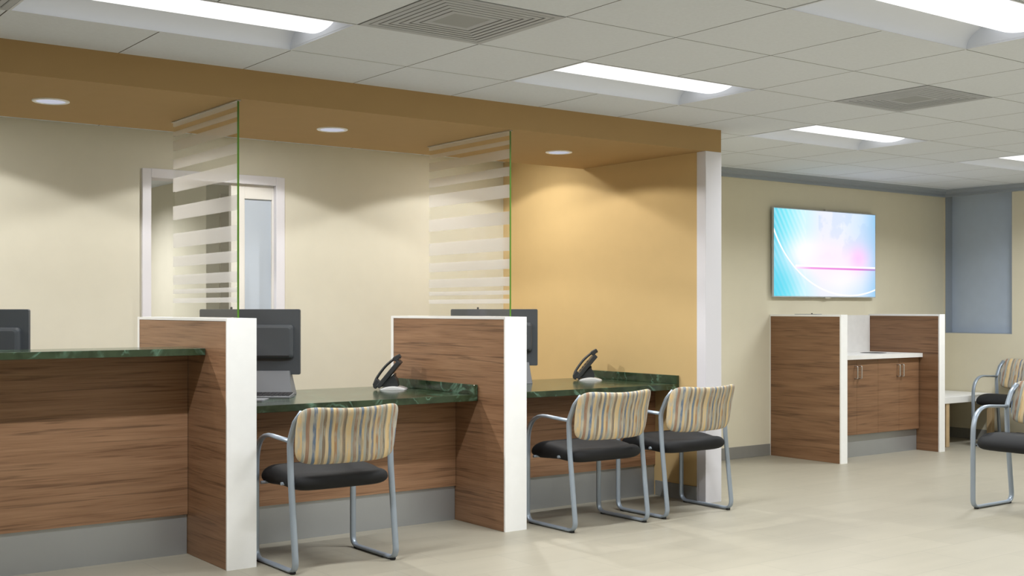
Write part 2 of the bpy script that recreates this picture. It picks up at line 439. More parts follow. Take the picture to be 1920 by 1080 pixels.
lights_cells = [(-2, 0), (2, 0), (6, 1), (10, 1), (2, -3), (6, -4), (10, -4), (-2, -7), (2, -8), (6, -8), (10, -8), (-2, -11), (4, -12), (9, -12)]
vent_cells = [(0, -1), (5, -1), (-3, 0)]
holes = {(i, j) for i, j in vent_cells}
for i, j in lights_cells: holes |= {(i, j), (i+1, j)}
b = MB(); g_ = .0028; up = .007
i0 = -9; i1 = 14; j0 = -15; j1 = 14
for i in range(i0, i1):
    for j in range(j0, j1):
        if (i, j) in holes: continue
        x0, x1, y0, y1 = gx(i), gx(i+1), gy(j), gy(j+1)
        if x0 > RX or y0 > 13: continue
        if j >= 4 and x0 > 5.6 and y0 > KY+.15: continue
        if y1 < FY or x1 < LX: continue
        b.quad((x0+g_, y0+g_, CZ), (x1-g_, y0+g_, CZ), (x1-g_, y1-g_, CZ), (x0+g_, y1-g_, CZ))
        for a_, c_ in (((x0, y0), (x1, y0)), ((x1, y0), (x1, y1)), ((x1, y1), (x0, y1)), ((x0, y1), (x0, y0))):
            cx, cy = (x0+x1)/2, (y0+y1)/2
            def ins(p): return (p[0]+(g_ if p[0] < cx else -g_), p[1]+(g_ if p[1] < cy else -g_), CZ)
            b.quad((*a_, CZ+up), (*c_, CZ+up), ins(c_), ins(a_), 1)
struct(b.build('ceiling', [M['tile'], M['seam']], recalc=False), 'grey suspended ceiling of square lay-in tiles', 'ceiling')

# soffit over the counters
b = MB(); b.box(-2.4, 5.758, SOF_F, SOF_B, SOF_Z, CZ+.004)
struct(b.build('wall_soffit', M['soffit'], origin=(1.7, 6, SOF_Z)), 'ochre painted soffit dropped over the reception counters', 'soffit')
# return wall at the right end of the counters: ochre inside, cream outside
b = MB(); b.box(AX, AX+.02, SOF_F+.03, AY, 0, CZ)
struct(b.build('wall_alcove', M['orange'], origin=(AX, 6, 0)), 'ochre side wall at the right end of the reception counters', 'wall')
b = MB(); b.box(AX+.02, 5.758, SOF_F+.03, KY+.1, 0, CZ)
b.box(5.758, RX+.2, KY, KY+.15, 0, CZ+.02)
struct(b.build('wall_kitchen', M['cream_lit'], origin=(8, KY, 0)), 'cream wall behind the television and coffee station', 'wall')
# white post
b = MB(); b.box(AX-.012, 5.76, SOF_F-.002, SOF_F+.062, 0, SOF_Z); b.box(AX-.006, AX+.02, SOF_F+.062, SOF_F+.085, 0, SOF_Z)
struct(b.build('trim_1', M['white_paint'], origin=(5.7, SOF_F, 0), bevel=.003), 'white post casing at the right end of the ochre soffit', 'post')

# aisle wall with the doorway
DX0, DX1, DZ = 2.751, 3.648, 2.13
b = MB()
b.box(LX, DX0, AY, AY+.15, 0, CZ); b.box(DX1, AX+.1, AY, AY+.15, 0, CZ); b.box(DX0, DX1, AY, AY+.15, DZ, CZ)
struct(b.build('wall_back', M['cream'], origin=(2, AY, 0)), 'long cream wall of the staff aisle behind the counters', 'wall')
b = MB()
b.box(DX0-.055, DX0+.004, AY-.018, AY+.16, 0, DZ+.055); b.box(DX1-.004, DX1+.062, AY-.018, AY+.16, 0, DZ+.055)
b.box(DX0+.004, DX1-.004, AY-.018, AY+.16, DZ-.004, DZ+.055)
fr = struct(b.build('door_1', M['white_paint'], origin=(3.2, AY, 0), bevel=.003), 'white doorway behind the left glass screen, half closed by a glazed leaf', 'doorway')
b = MB(); lx0, lx1 = 3.325, 3.6435; ly0, ly1 = AY+.02, AY+.06; gx0, gx1, gz1 = 3.425, 3.628, 2.028
b.box(lx0, gx0, ly0, ly1, .01, 2.1255); b.box(gx1, lx1, ly0, ly1, .01, 2.1255); b.box(gx0, gx1, ly0, ly1, gz1, 2.1255); b.box(gx0, gx1, ly0, ly1, .01, .25)
lf = b.build('door_leaf', M['door_white'], fr, origin=(3.2, AY, 0), bevel=.002)
b = MB(); b.box(gx0, gx1, ly0+.015, ly0+.025, .25, gz1); b.build('door_pane', M['frost'], lf, origin=(3.2, AY, 0))
# room beyond the doorway
b = MB(); b.box(1.5, 9, 13.0, 13.1, 0, CZ); b.box(1.4, 1.5, AY+.15, 13.1, 0, CZ); b.box(8.9, 9.0, 10, 13.1, 0, CZ)
b.box(4.08, 9, 10.0, 10.1, 0, CZ); b.box(4.08, 4.18, 10.1, 13, 0, CZ)
b.box(5.75, 5.85, 7.85, 10.1, 0, CZ)
struct(b.build('wall_corridor', M['cream'], origin=(4, 11, 0)), 'cream walls of the corridor seen through the doorway', 'wall')
b = MB(); b.box(4.20, 5.1, 9.97, 10.0, 0, 2.28, bev=.003); struct(b.build('door_2', simple('taupe_door', (.52, .48, .40), .6), origin=(4.6, 10, 0)), 'plain taupe door in the corridor beyond the doorway', 'door')
b = MB(); b.box(4.32, 4.66, 12.96, 13.0, 0, CZ); struct(b.build('trim_2', simple('lavender_trim', (.50, .52, .62), .6), origin=(4.5, 13, 0)), 'pale lavender upright strip on the far corridor wall', 'trim')

# right wall with a tall blue-grey window blind
WY0, WY1, WZ0, WZ1 = 6.215, 6.925, 1.026, 2.40
b = MB()
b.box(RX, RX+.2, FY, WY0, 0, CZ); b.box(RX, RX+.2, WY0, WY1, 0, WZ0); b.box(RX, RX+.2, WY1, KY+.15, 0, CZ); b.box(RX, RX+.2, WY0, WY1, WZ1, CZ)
struct(b.build('wall_right', M['cream_lit'], origin=(RX, 5, 0)), 'cream wall at the far right of the waiting area', 'wall')
b = MB(); b.box(RX+.11, RX+.13, WY0, WY1, WZ0, WZ1)
w = struct(b.build('window_1', M['blind'], origin=(RX, 6.6, WZ0)), 'tall window behind a flat blue-grey blind in the corner', 'window')
b = MB(); b.box(RX+.001, RX+.11, WY1-.006, WY1, WZ0, WZ1); b.box(RX+.001, RX+.11, WY0, WY0+.006, WZ0, WZ1); b.box(RX+.001, RX+.11, WY0, WY1, WZ0, WZ0+.006)
b.build('window_reveal', M['crown'], w, origin=(RX, 6.6, WZ0))
b = MB(); b.box(LX-.1, LX, FY, 13, 0, CZ); struct(b.build('wall_left', M['cream_lit'], origin=(LX, 0, 0)), 'cream wall at the left of the room', 'wall')
b = MB(); b.box(LX-.1, RX+.2, FY-.1, FY, 0, CZ); struct(b.build('wall_front', M['cream_lit'], origin=(3, FY, 0)), 'cream wall behind the viewer', 'wall')

# crown mouldings
prof = [(0, 2.372), (.022, 2.372), (.026, 2.376), (.026, 2.396), (.040, 2.400), (.058, 2.404), (.062, 2.408), (.066, 2.420), (.085, 2.430), (.100, 2.4365), (.0, 2.4365)]
b = MB(); b.prism(prof, lambda p, q, d: (d, KY-p, q), 5.758, RX)
struct(b.build('trim_3', M['crown'], origin=(8, KY, 2.37)), 'stepped blue-grey crown moulding above the television wall', 'moulding')
b = MB(); b.prism(prof, lambda p, q, d: (RX-p, d, q), FY, KY-.0)
struct(b.build('trim_4', M['crown'], origin=(RX, 3, 2.37)), 'blue-grey crown moulding above the blinded window', 'moulding')
# baseboards
b = MB(); b.box(5.758, 7.93, KY-.008, KY, 0, .10, bev=.002); b.box(9.38, RX, KY-.008, KY, 0, .10, bev=.002)
struct(b.build('baseboard_kitchen', M['base'], origin=(7, KY, 0)), 'grey vinyl baseboard on both sides of the coffee station', 'baseboard')
b = MB(); b.box(RX-.008, RX, FY, KY, 0, .10, bev=.002); struct(b.build('baseboard_right', M['base'], origin=(RX, 3, 0)), 'grey vinyl baseboard of the right wall', 'baseboard')
b = MB(); b.box(AX-.008, AX, SOF_F+.087, 5.93, 0, .10, bev=.002); struct(b.build('baseboard_alcove', M['base'], origin=(AX, 5.7, 0)), 'grey vinyl baseboard between the white post and the last counter', 'baseboard')

# ---------------------------------------------------------------- ceiling lights
def make_troffer():
    t = thing('ceiling_light', '', 'ceiling light', (0, 0, CZ), group='recessed strip lights in the ceiling')
    L = 2*T; W = T; e = .012
    # flange
    b = MB()
    for x0, x1, y0, y1 in ((0, L, 0, e), (0, L, W-e, W), (0, e, e, W-e), (L-e, L, e, W-e)): b.box(x0+.001, x1-.001, y0+.001, y1-.001, -.002, .006)
    b.build('frame', M['troffer'], t)
    # curved reflectors on both sides
    n = 14; R0 = e; R1 = .150; HH = .090
    for sgn in (0, 1):
        pts = []
        for k in range(n+1):
            a = k/n*PI/2
            pts.append((R0+(R1-R0)*(1-math.cos(a)), HH*math.sin(a)))
        b = MB()
        vs = []
        for x in (e, L-e):
            for p, q in pts: vs.append((x, p if sgn == 0 else W-p, q))
        b.add(vs, [(k, k+1, n+1+k+1, n+1+k) for k in range(n)], 0, True)
        b.build('reflector', M['troffer'], t, recalc=False)
    b = MB(); b.box(e, L-e, e, W-e, .11, .116); b.box(0.004, e, e, W-e, 0.006, .116); b.box(L-e, L-.004, e, W-e, .006, .116)
    b.box(e, L-e, .004, e, .006, .116); b.box(e, L-e, W-e, W-.004, .006, .116)
    b.build('housing', M['troffer'], t)
    # diffuser basket
    n = 20; vs = []; c = W/2; hw = c-R1
    for x in (e+.001, L-e-.001):
        for k in range(n+1):
            a = PI*k/n
            vs.append((x, c-hw*math.cos(a), .092-.068*math.sin(a)**.8))
    b = MB(); b.add(vs, [(k, k+1, n+1+k+1, n+1+k) for k in range(n)], 0, True)
    b.build('diffuser', M['diffuser'], t, recalc=False)
    return t
LAB = {(-2, 0): 'long recessed strip light in the top left corner of the ceiling',
       (2, 0): 'recessed strip light in the ceiling between the two square vents, beside the ochre soffit',
       (6, 1): 'recessed strip light past the right end of the ochre soffit, before the television wall',
       (10, 1): 'farthest recessed strip light, cut by the right edge of the picture',
       (2, -3): 'large near recessed strip light in the top right corner'}
lamp = bpy.data.lights.new('strip_lamp', 'AREA'); lamp.shape = 'RECTANGLE'; lamp.size = .96; lamp.size_y = .05
lamp.energy = 33; lamp.spread = math.radians(150); lamp.color = (.945, .975, 1.0)
tr0 = make_troffer(); first = True
for (i, j) in lights_cells:
    lab = LAB.get((i, j), 'recessed strip light in the ceiling behind the viewer')
    if first: tr = tr0; tr.location = (gx(i), gy(j), CZ); tr['label'] = lab; first = False
    else: tr = dup(tr0, (gx(i), gy(j), CZ), 0, lab)
    lo = bpy.data.objects.new('strip_lamp', lamp); COL.objects.link(lo)
    lo.location = (gx(i)+T, gy(j)+T/2, CZ+.0235)

# ---------------------------------------------------------------- vents
def ring(b, r0, z0, r1, z1, mi=0):
    """sloping square ring from half size r0 to r1"""
    A = [(-r0, -r0, z0), (r0, -r0, z0), (r0, r0, z0), (-r0, r0, z0)]; B_ = [(-r1, -r1, z1), (r1, -r1, z1), (r1, r1, z1), (-r1, r1, z1)]
    for k in range(4):
        k2 = (k+1) % 4; b.quad(A[k], A[k2], B_[k2], B_[k], mi)
def make_vent():
    t = thing('ceiling_vent', '', 'vent', (0, 0, CZ), group='square louvred ceiling vents')
    b = MB(); h = T/2-.002
    ring(b, h, .004, h, -.0030); ring(b, h, -.0030, h-.026, -.0030); ring(b, h-.026, -.0030, h-.030, -.0012)
    b.build('frame', M['vent'], t, recalc=False)
    r = h-.030; w_ = .0305; g2 = .0040
    for k in range(5):
        b = MB()
        ring(b, r-g2, -.0004, r-g2, -.0016); ring(b, r-g2, -.0016, r-w_+g2, -.0022); ring(b, r-w_+g2, -.0022, r-w_+g2, -.0004)
        b.build('louver', M['vent'], t, recalc=False); r -= w_
    b = MB(); ring(b, r-g2, -.0004, r-g2, -.0018); ring(b, r-g2, -.0018, .092, -.0022); ring(b, .092, -.0022, .086, -.0008)
    b.add([(-.086, -.086, -.0008), (.086, -.086, -.0008), (.086, .086, -.0008), (-.086, .086, -.0008)], [(0, 1, 2, 3)], 1)
    b.build('center_plate', [M['vent'], M['vent_dark']], t, recalc=False)
    b = MB(); b.box(-h+.002, h-.002, -h+.002, h-.002, -.0004, .008); b.build('backing', M['dark'], t)
    return t
v0 = make_vent()
VL = ['large square louvred vent at the top of the picture, beside the left strip light', 'small distant square louvred vent above the waiting area', 'square ceiling vent cut off by the top left corner']
for k, (i, j) in enumerate(vent_cells):
    loc = (gx(i)+T/2, gy(j)+T/2, CZ)
    if k == 0: v0.location = loc; v0['label'] = VL[0]
    else: dup(v0, loc, 0, VL[k])

# ---------------------------------------------------------------- downlights in the soffit
def make_down():
    t = thing('downlight', '', 'downlight', (0, 0, SOF_Z), group='round downlights in the ochre soffit')
    b = MB(); b.lathe([(.088, .0), (.088, -.004), (.084, -.006), (.070, -.005), (.068, -.001)], 0, 0, 48); b.build('trim_ring', simple('downlight_ring', (.95, .95, .97), .4), t)
    b = MB(); b.lathe([(.070, -.003), (.04, -.0015), (.0005, -.001)], 0, 0, 48); b.build('lens', M['downlens'], t)
    return t
dl = bpy.data.lights.new('downlight_lamp', 'SPOT'); dl.energy = 12; dl.spot_size = math.radians(158); dl.spot_blend = .14
dl.shadow_soft_size = .02; dl.color = (1.0, .97, .91)
d0 = make_down()
DLL = ['leftmost round white downlight in the ochre soffit', 'round white downlight in the soffit between the two glass screens', 'rightmost round white downlight, nearest the ochre corner']
for k, x in enumerate((1.675, 3.23, 4.89)):
    if k == 0: d0.location = (x, 6.07, SOF_Z); d0['label'] = DLL[0]
    else: dup(d0, (x, 6.07, SOF_Z), 0, DLL[k])
    lo = bpy.data.objects.new('downlight_lamp', dl); COL.objects.link(lo); lo.location = (x, 6.07, SOF_Z-.03)

al = bpy.data.lights.new('aisle_lamp', 'SPOT'); al.energy = 92; al.spot_size = math.radians(141); al.spot_blend = .12
al.shadow_soft_size = .03; al.color = (1.0, .985, .955)
ag = bpy.data.lights.new('aisle_fill', 'AREA'); ag.shape = 'DISK'; ag.size = .13; ag.energy = 4.5; ag.color = (1.0, .985, .955)  # added fill discs that lift the dim upper aisle wall
al.use_nodes = True; ant = al.node_tree
aem = ant.nodes['Emission']; aem.inputs['Strength'].default_value = 1.0
lf_ = ant.nodes.new('ShaderNodeLightFalloff'); lf_.inputs['Strength'].default_value = 1.0; lf_.inputs['Smooth'].default_value = 2.6
ant.links.new(lf_.outputs['Quadratic'], aem.inputs['Strength'])
for x in (-.47, 1.41, 3.27, 5.07):
    dup(d0, (x, 6.98, CZ-.0005), 0, 'round white downlight in the staff aisle ceiling, behind the ochre soffit')
    lo = bpy.data.objects.new('aisle_lamp', al); COL.objects.link(lo); lo.location = (x, 6.98, CZ-.02)
    lo = bpy.data.objects.new('aisle_fill', ag); COL.objects.link(lo); lo.location = (x, 6.98, CZ-.008)
# ---------------------------------------------------------------- counters
PB = 6.69; PF = 5.435; PH = 1.22
def partition(name, label, x0, x1, y0, y1, h, wood, rim, cap, group):
    t = thing(name, label, 'partition', ((x0+x1)/2, (y0+y1)/2, 0), group=group); o = t.location
    b = MB(); f = .005
    b.box(x0, x1, y0, y0+.012, 0, h); b.box(x0, x1, y1-rim, y1, 0, h); b.box(x0, x1, y0+.012, y1-rim, h-cap, h)
    b.box(x0+f+.003, x1-f-.003, y0+.012, y1-rim, 0, h-cap)
    b.build('white_shell', M['white'], t, origin=o)
    b = MB(); b.box(x0+.002, x0+f+.003, y0+.0125, y1-rim-.001, .001, h-cap-.001); b.build('left_panel', wood, t, origin=o)
    b = MB(); b.box(x1-f-.003, x1-.002, y0+.0125, y1-rim-.001, .001, h-cap-.001); b.build('right_panel', wood, t, origin=o)
    return t
G_P = 'white framed walnut partitions between the counters'
p1x = (2.322, 2.476); p2x = (3.988, 4.141)
partition('partition', 'nearest walnut partition with white front edge, between tall and low counters', *p1x, PF, PB, PH, M['wood'], .03, .014, G_P)
partition('partition', 'walnut partition with white front edge between the two low marble desks', *p2x, PF, PB, PH, M['wood'], .03, .014, G_P)

def glass_screen(x, label):
    t = thing('glass_screen', label, 'glass screen', (x, 5.92, PH), group='banded glass privacy screens'); o = t.location
    y0, y1 = 5.489, 6.345; th = .010
    b = MB(); b.box(x-th/2, x+th/2, y0+.001, y1, PH+.001, SOF_Z-.004); b.build('glass_pane', M['glass'], t, origin=o)
    b = MB(); b.box(x-th/2, x+th/2, y0, y0+.001, PH+.001, SOF_Z-.004); e = b.build('polished_edge', M['edge_green'], t, origin=o); e['label'] = 'green front edge'
    b = MB(); b.box(x-.010, x+.010, y0-.008, y1+.01, SOF_Z-.006, SOF_Z-.0005); b.build('top_channel', M['chrome'], t, origin=o)
    b = MB(); b.box(x-.0075, x+.0075, y0+.03, y1, PH, PH+.003); b.build('bottom_channel', M['chrome'], t, origin=o)
glass_screen(2.404, 'tall glass screen with frosted bands standing on the nearest partition')
glass_screen(4.065, 'tall glass screen with frosted bands standing on the partition before the ochre alcove')

def counter_base(label, x0, x1, ztop, extra=None):
    t = thing('counter_base', label, 'counter', ((x0+x1)/2, 6.0, 0), group='walnut counter fronts with steel kick plates'); o = t.location
    b = MB(); b.box(x0, x1, 5.935, 5.965, .205, ztop); b.build('front_panel', M['wood'], t, origin=o)
    b = MB(); b.box(x0, x1, 5.945, 5.965, 0, .205); b.build('kick_plate', M['kick'], t, origin=o)
    if extra:
        b = MB(); b.box(x0, x1, 5.965, 6.69, .727, .765); b.build('staff_worktop', M['marble'], t, origin=o)
        b = MB(); b.box(x0+.3, x0+.33, 5.97, 6.6, 0, .727); b.build('support_panel', M['wood'], t, origin=o)
counter_base('tall walnut counter front with steel kick plate at the far left', .85, p1x[0]-.001, 1.033, True)
counter_base('low walnut desk front with steel kick plate between the two partitions', p1x[1]+.001, p2x[0]-.001, .727)
counter_base('low walnut desk front with steel kick plate under the ochre alcove desk', p2x[1]+.001, AX-.001, .727)

def tops(label, x0, x1, y0, y1, z0, z1, splash=None):
    t = thing('marble_countertop', label, 'countertop', ((x0+x1)/2, (y0+y1)/2, z0), group='dark green marble countertops'); o = t.location
    b = MB(); b.box(x0, x1, y0, y1, z0, z1, bev=.002); b.build('marble_slab', M['marble'], t, origin=o)
    if splash:
        b = MB(); b.box(x1-.022, x1, y0, y1-.01, z1, splash, bev=.002); b.build('side_splash', M['marble'], t, origin=o)
tops('high green marble ledge on the tall counter at the left', .85, p1x[0]-.001, 5.70, 6.06, 1.0335, 1.068)
tops('low green marble desktop between the two walnut partitions', p1x[1]+.001, p2x[0]-.001, 5.705, 6.70, .7275, .765, .822)
tops('low green marble desktop ending at the ochre wall', p2x[1]+.001, AX-.0015, 5.705, 6.655, .7275, .765, .822)

# ---------------------------------------------------------------- camera frame (used for yaw of the desk equipment)
YAW = -math.radians(36.6005)     # monitors are all turned by this angle

# ---------------------------------------------------------------- monitors
def rrect(w, h, r, n=5):
    pts = []
    for cx, cy, a0 in ((w/2-r, h/2-r, 0), (-w/2+r, h/2-r, PI/2), (-w/2+r, -h/2+r, PI), (w/2-r, -h/2+r, 1.5*PI)):
        for k in range(n+1):
            a = a0+PI/2*k/n; pts.append((cx+r*math.cos(a), cy+r*math.sin(a)))
    return pts
def loft(b, secs, mi=0, smooth=True, cap0=True, cap1=True):
    n = len(secs[0]); vs = [p for s_ in secs for p in s_]; fs = []
    for i in range(len(secs)-1):
        for k in range(n):
            k2 = (k+1) % n; fs.append((i*n+k, i*n+k2, (i+1)*n+k2, (i+1)*n+k))
    b.add(vs, fs, mi, smooth)
    if cap0: b.add(secs[0], [tuple(range(n))[::-1]], mi)
    if cap1: b.add(secs[-1], [tuple(range(n))], mi)
def make_monitor():
    # local: back of the casing faces -Y, base on z=0
    t = thing('computer_monitor', '', 'monitor', group='charcoal computer monitors seen from behind')
    zc = .308; W, H = .586, .381
    b = MB(); b.prism(rrect(W, H, .009), lambda p, q, d: (p, d, zc+q), -.012, .012)
    b.build('casing', M['plastic'], t, bevel=.002)
    b = MB(); b.prism(rrect(W-.02, H-.02, .004), lambda p, q, d: (p, d, zc+q), .0121, .0125); b.build('screen', M['blackscreen'], t)
    b = MB(); hz = zc+.002; secs = []
    for d, w_, h_, r in ((-.012, .512, .196, .020), (-.030, .512, .196, .020), (-.040, .498, .182, .018), (-.046, .474, .160, .014)):
        secs.append([(p, d, hz+q-.0) for p, q in rrect(w_, h_, r)])
    loft(b, secs, smooth=False, cap0=False); hp = b.build('rear_hump', M['plastic'], t)
    b = MB(); b.box(-.235, .235, -.0485, -.0455, hz-.088, hz-.082); b.build('vent_slot', M['rubber'], hp)
    # broad stand
    b = MB()
    secs = []
    for z, hw, y0, y1 in ((0, .258, -.085, .075), (.07, .246, -.060, .055), (.14, .235, -.035, .03)):
        secs.append([(-hw, y0, z), (hw, y0, z), (hw, y1, z), (-hw, y1, z)])
    loft(b, secs, smooth=False); b.build('stand', M['plastic_grey'], t, bevel=.002)
    b = MB(); b.lathe([(.0, .512), (.005, .511), (.007, .506), (.006, .4985)], -.11, 0, 16); b.build('webcam', M['rubber'], t)
    return t
mon = make_monitor()
mon.location = (2.917, 6.49, .7652); mon.rotation_euler = (0, 0, YAW); mon['label'] = 'charcoal monitor with grey stand on the low desk behind the nearest partition'
dup(mon, (4.70, 6.53, .7652), YAW, 'charcoal monitor half hidden behind the second walnut partition')
dup(mon, (1.375, 6.38, .7652), YAW, 'charcoal monitor behind the tall counter at the left edge of the picture')

# ---------------------------------------------------------------- keyboard and mouse
t = thing('keyboard', 'dark computer keyboard lying on the low marble desk beside the nearest partition', 'keyboard', (2.83, 6.27, .7652), YAW)
b = MB(); b.prism([(-.075, 0), (.075, 0), (.075, .022), (-.075, .012)], lambda p, q, d: (d, p, q), -.225, .225); b.build('key_tray', M['plastic_grey'], t, bevel=.002)
b = MB()
for r in range(5):
    for c in range(20):
        x = -.213+c*.0218; y = -.060+r*.0245; z = .012+(y+.075)/.15*.010
        b.box(x, x+.0180, y, y+.019, z, z+.007)
ks = b.build('keys', M['key'], t); ks['kind'] = 'stuff'
t = thing('mouse_pad', 'small dark flat pad on the desk before the keyboard', 'pad', (2.72, 6.08, .7652), YAW)
b = MB(); b.prism(rrect(.20, .16, .012), lambda p, q, d: (p, q, d), 0, .007); b.build('pad', M['plastic_grey'], t)

# ---------------------------------------------------------------- desk telephones, modelled in profile (x right, z up)
def make_phone():
    t = thing('desk_telephone', '', 'telephone', group='black desk telephones on white stands')
    ex = lambda p, q, d: (p, d, q)
    # white domed foot
    n = 20; secs = []
    b = MB()
    prof = [(-.084, 0)]+[(-.084+.168*k/n, 0.003+.018*math.sin(PI*k/n)**.8) for k in range(n+1)]+[(.084, 0)]
    for d, s_ in ((-.085, .82), (-.078, .95), (-.05, 1), (.05, 1), (.078, .95), (.085, .82)):
        secs.append([(p*s_, d, q*(.6 if s_ < .9 else 1)) for p, q in prof])
    loft(b, secs, smooth=True); f = b.build('foot', simple('white_plastic', (.85, .85, .86), .4), t); f['label'] = 'white domed foot'
    # round wedge support
    b = MB(); prof = [(-.078, .020)]
    for k in range(13):
        a = math.radians(78-k*9.5); prof.append((-.030+.062*math.cos(a), .022+.072*math.sin(a)))
    prof = [(-.076, .018), (-.035, .062), (.010, .100)]+[(-.032+.062*math.cos(math.radians(a)), .030+.066*math.sin(math.radians(a))) for a in (48, 38, 28, 16, 4, -8, -12)]
    b.prism(prof, ex, -.055, .055); b.build('support', M['phone'], t, bevel=.003)
    # inclined keypad body
    a = math.radians(51); ux, uz = math.cos(a), math.sin(a); nx, nz = -uz, ux
    def P(s_, h_): return (-.082+ux*s_+nx*h_, .008+uz*s_+nz*h_)
    b = MB(); b.prism([P(.0, .0), P(.205, -.004), P(.208, .024), P(.0, .026)], ex, -.085, .085); body = b.build('keypad_body', M['phone'], t, bevel=.004)
    b = MB()
    for r in range(4):
        for c in range(3):
            s0 = .05+r*.026; y0 = -.01+c*.026
            pts = [P(s0, .025), P(s0+.017, .025), P(s0+.017, .028), P(s0, .028)]
            b.prism(pts, ex, y0, y0+.018)
    b.build('buttons', M['key'], body)
    # curved handset
    b = MB()
    path = [P(-.012, .022), P(-.006, .038), P(.03, .052), P(.08, .058), P(.13, .058), P(.18, .050), P(.222, .036), P(.232, .018)]
    pp = [Vector((p, -.055, q)) for p, q in path]; sm = []
    for i in range(len(pp)-1):
        p0 = pp[max(i-1, 0)]; p1 = pp[i]; p2 = pp[i+1]; p3 = pp[min(i+2, len(pp)-1)]
        for k in range(5):
            s_ = k/5; sm.append(.5*((2*p1)+(p2-p0)*s_+(2*p0-5*p1+4*p2-p3)*s_*s_+(3*p1-p0-3*p2+p3)*s_**3))
    sm.append(pp[-1])
    b.tube(sm, .022, .0085, (0, 1, 0), 14)
    hs = b.build('handset', M['phone'], t)
    b = MB(); b.prism([P(.195, .020), P(.238, .022), P(.244, .040), P(.205, .056), P(.188, .050)], ex, -.08, -.03)
    b.build('handset_cup', M['phone'], hs, bevel=.005)
    b = MB(); b.prism([P(-.016, .014), P(.036, .024), P(.040, .054), P(-.004, .050), P(-.020, .030)], ex, -.08, -.03)
    b.build('handset_cup', M['phone'], hs, bevel=.005)
    return t
ph = make_phone()
ph.location = (3.835, 6.40, .7652); ph.rotation_euler = (0, 0, YAW); ph['label'] = 'black desk telephone on a white foot, against the second walnut partition'
dup(ph, (5.435, 6.40, .7652), YAW, 'black desk telephone on a white foot, beside the ochre wall')

# ---------------------------------------------------------------- chairs
def make_chair():
    t = thing('armchair', '', 'chair', group='steel sled chairs with striped backs')
    XS = .277
    for s in (-1, 1):
        b = MB()
        def P(y, z, dx=0): return (s*(XS-dx), y, z)
        pts = [P(-.240, .776, .024), P(-.206, .725, .004), P(-.158, .630), P(-.166, .470), P(-.222, .012), P(.226, .012), P(.224, .652), P(-.157, .632)]
        # keep the rail round at its bends
        path = fillet(pts, [.05, .12, .5, .055, .055, .175])
        b.tube(path, .0172, .0100, (1, 0, 0), 14)
        b.build('side_frame', M['frame'], t)
        for y in (-.187, .187):
            b = MB(); b.lathe([(.0005, .0), (.013, .0), (.015, .003), (.015, .009)], s*XS, y, 16); b.build('foot_pad', M['rubber'], t)
    # cross bars under the seat
    for y, z in ((.17, .396), (-.06, .416)):
        b = MB(); b.tube([(-XS, y, z), (XS, y, z)], .008, .008, (0, 1, 0), 10)
        b.build('stretcher', M['frame'], t)
    # seat cushion
    N = 28; Mn = 28; vs = []; top = []; bot = []
    y0, y1, hw = -.213, .262, .268
    def shape(u, v):
        # squircle map of the unit square
        e = 7.0
        k = (abs(u)**e+abs(v)**e)**(1/e) if (u or v) else 0
        m = max(abs(u), abs(v))
        f = m/k if k > 0 else 1
        x = u*f*hw*(1-.03*max(0, v)); y = (y0+y1)/2+v*f*(y1-y0)/2
        d = m                                     # 0 centre .. 1 rim
        edge = (1-d**9)**.5 if d < 1 else 0
        zt = .474 - .010*math.exp(-((v+.62)/.22)**2) + .012*math.exp(-((v-.35)/.5)**2) - .018*max(0, v-.6)**1*2.0 + .004*(u*u)
        zb = .384 + .006*math.exp(-((v+.15)/.35)**2) - .014*max(0, v-.3)
        zm = (zt+zb)/2 - .004
        return x, y, zm+(zt-zm)*edge, zm+(zb-zm)*edge
    for side in (0, 1):
        for i in range(N+1):
            for j in range(Mn+1):
                u = -math.cos(PI*i/N) if False else math.sin((i/N*2-1)*PI/2); v = math.sin((j/Mn*2-1)*PI/2)
                x, y, zt, zb = shape(u, v); vs.append((x, y, zt if side == 0 else zb))
    fs = []; S = (N+1)*(Mn+1)
    for i in range(N):
        for j in range(Mn):
            a = i*(Mn+1)+j; fs.append((a, a+Mn+1, a+Mn+2, a+1)); fs.append((S+a, S+a+1, S+a+Mn+2, S+a+Mn+1))
    b = MB(); b.add(vs, fs, 0, True); b.build('seat', M['vinyl'], t)
    # back cushion
    vs = []; N = 34; Mn = 22
    for side in (0, 1):
        for i in range(N+1):
            for j in range(Mn+1):
                u = math.sin((i/N*2-1)*PI/2); v = math.sin((j/Mn*2-1)*PI/2)
                e = 6.5; k = (abs(u)**e+abs(v)**e)**(1/e) if (u or v) else 0; m = max(abs(u), abs(v)); f = m/k if k > 0 else 1
                uu, vv = u*f, v*f
                x = uu*(.277-.006*vv*vv + .003*vv); z = .664+vv*.146 - .020*(1-uu*uu)*max(0, vv)
                ymid = -.214 - .056*(1-uu*uu) - .046*max(0, vv)**1.3 + .022*max(0, -vv)
                th = .021*((1-m**7)**.5 if m < 1 else 0)
                vs.append((x, ymid+(th if side == 0 else -th), z))
    fs = []; S = (N+1)*(Mn+1)
    for i in range(N):
        for j in range(Mn):
            a = i*(Mn+1)+j; fs.append((a, a+Mn+1, a+Mn+2, a+1)); fs.append((S+a, S+a+1, S+a+Mn+2, S+a+Mn+1))
    b = MB(); b.add(vs, fs, 0, True); b.build('backrest', M['fabric'], t)
    return t
ch = make_chair()
ch.location = (2.823, 5.369, 0); ch['label'] = 'striped back armchair at the low desk beside the nearest partition'
dup(ch, (4.562, 5.388, 0), 0, 'left one of the two striped armchairs side by side at the alcove desk')
dup(ch, (5.286, 5.397, 0), 0, 'right one of the paired striped armchairs, in front of the white post')
dup(ch, (7.047, 4.025, 0), PI/2, 'nearer of the two armchairs cut off by the right edge of the picture')
dup(ch, (10.165, 5.99, 0), PI/2, 'far armchair against the right wall beside the low white table')

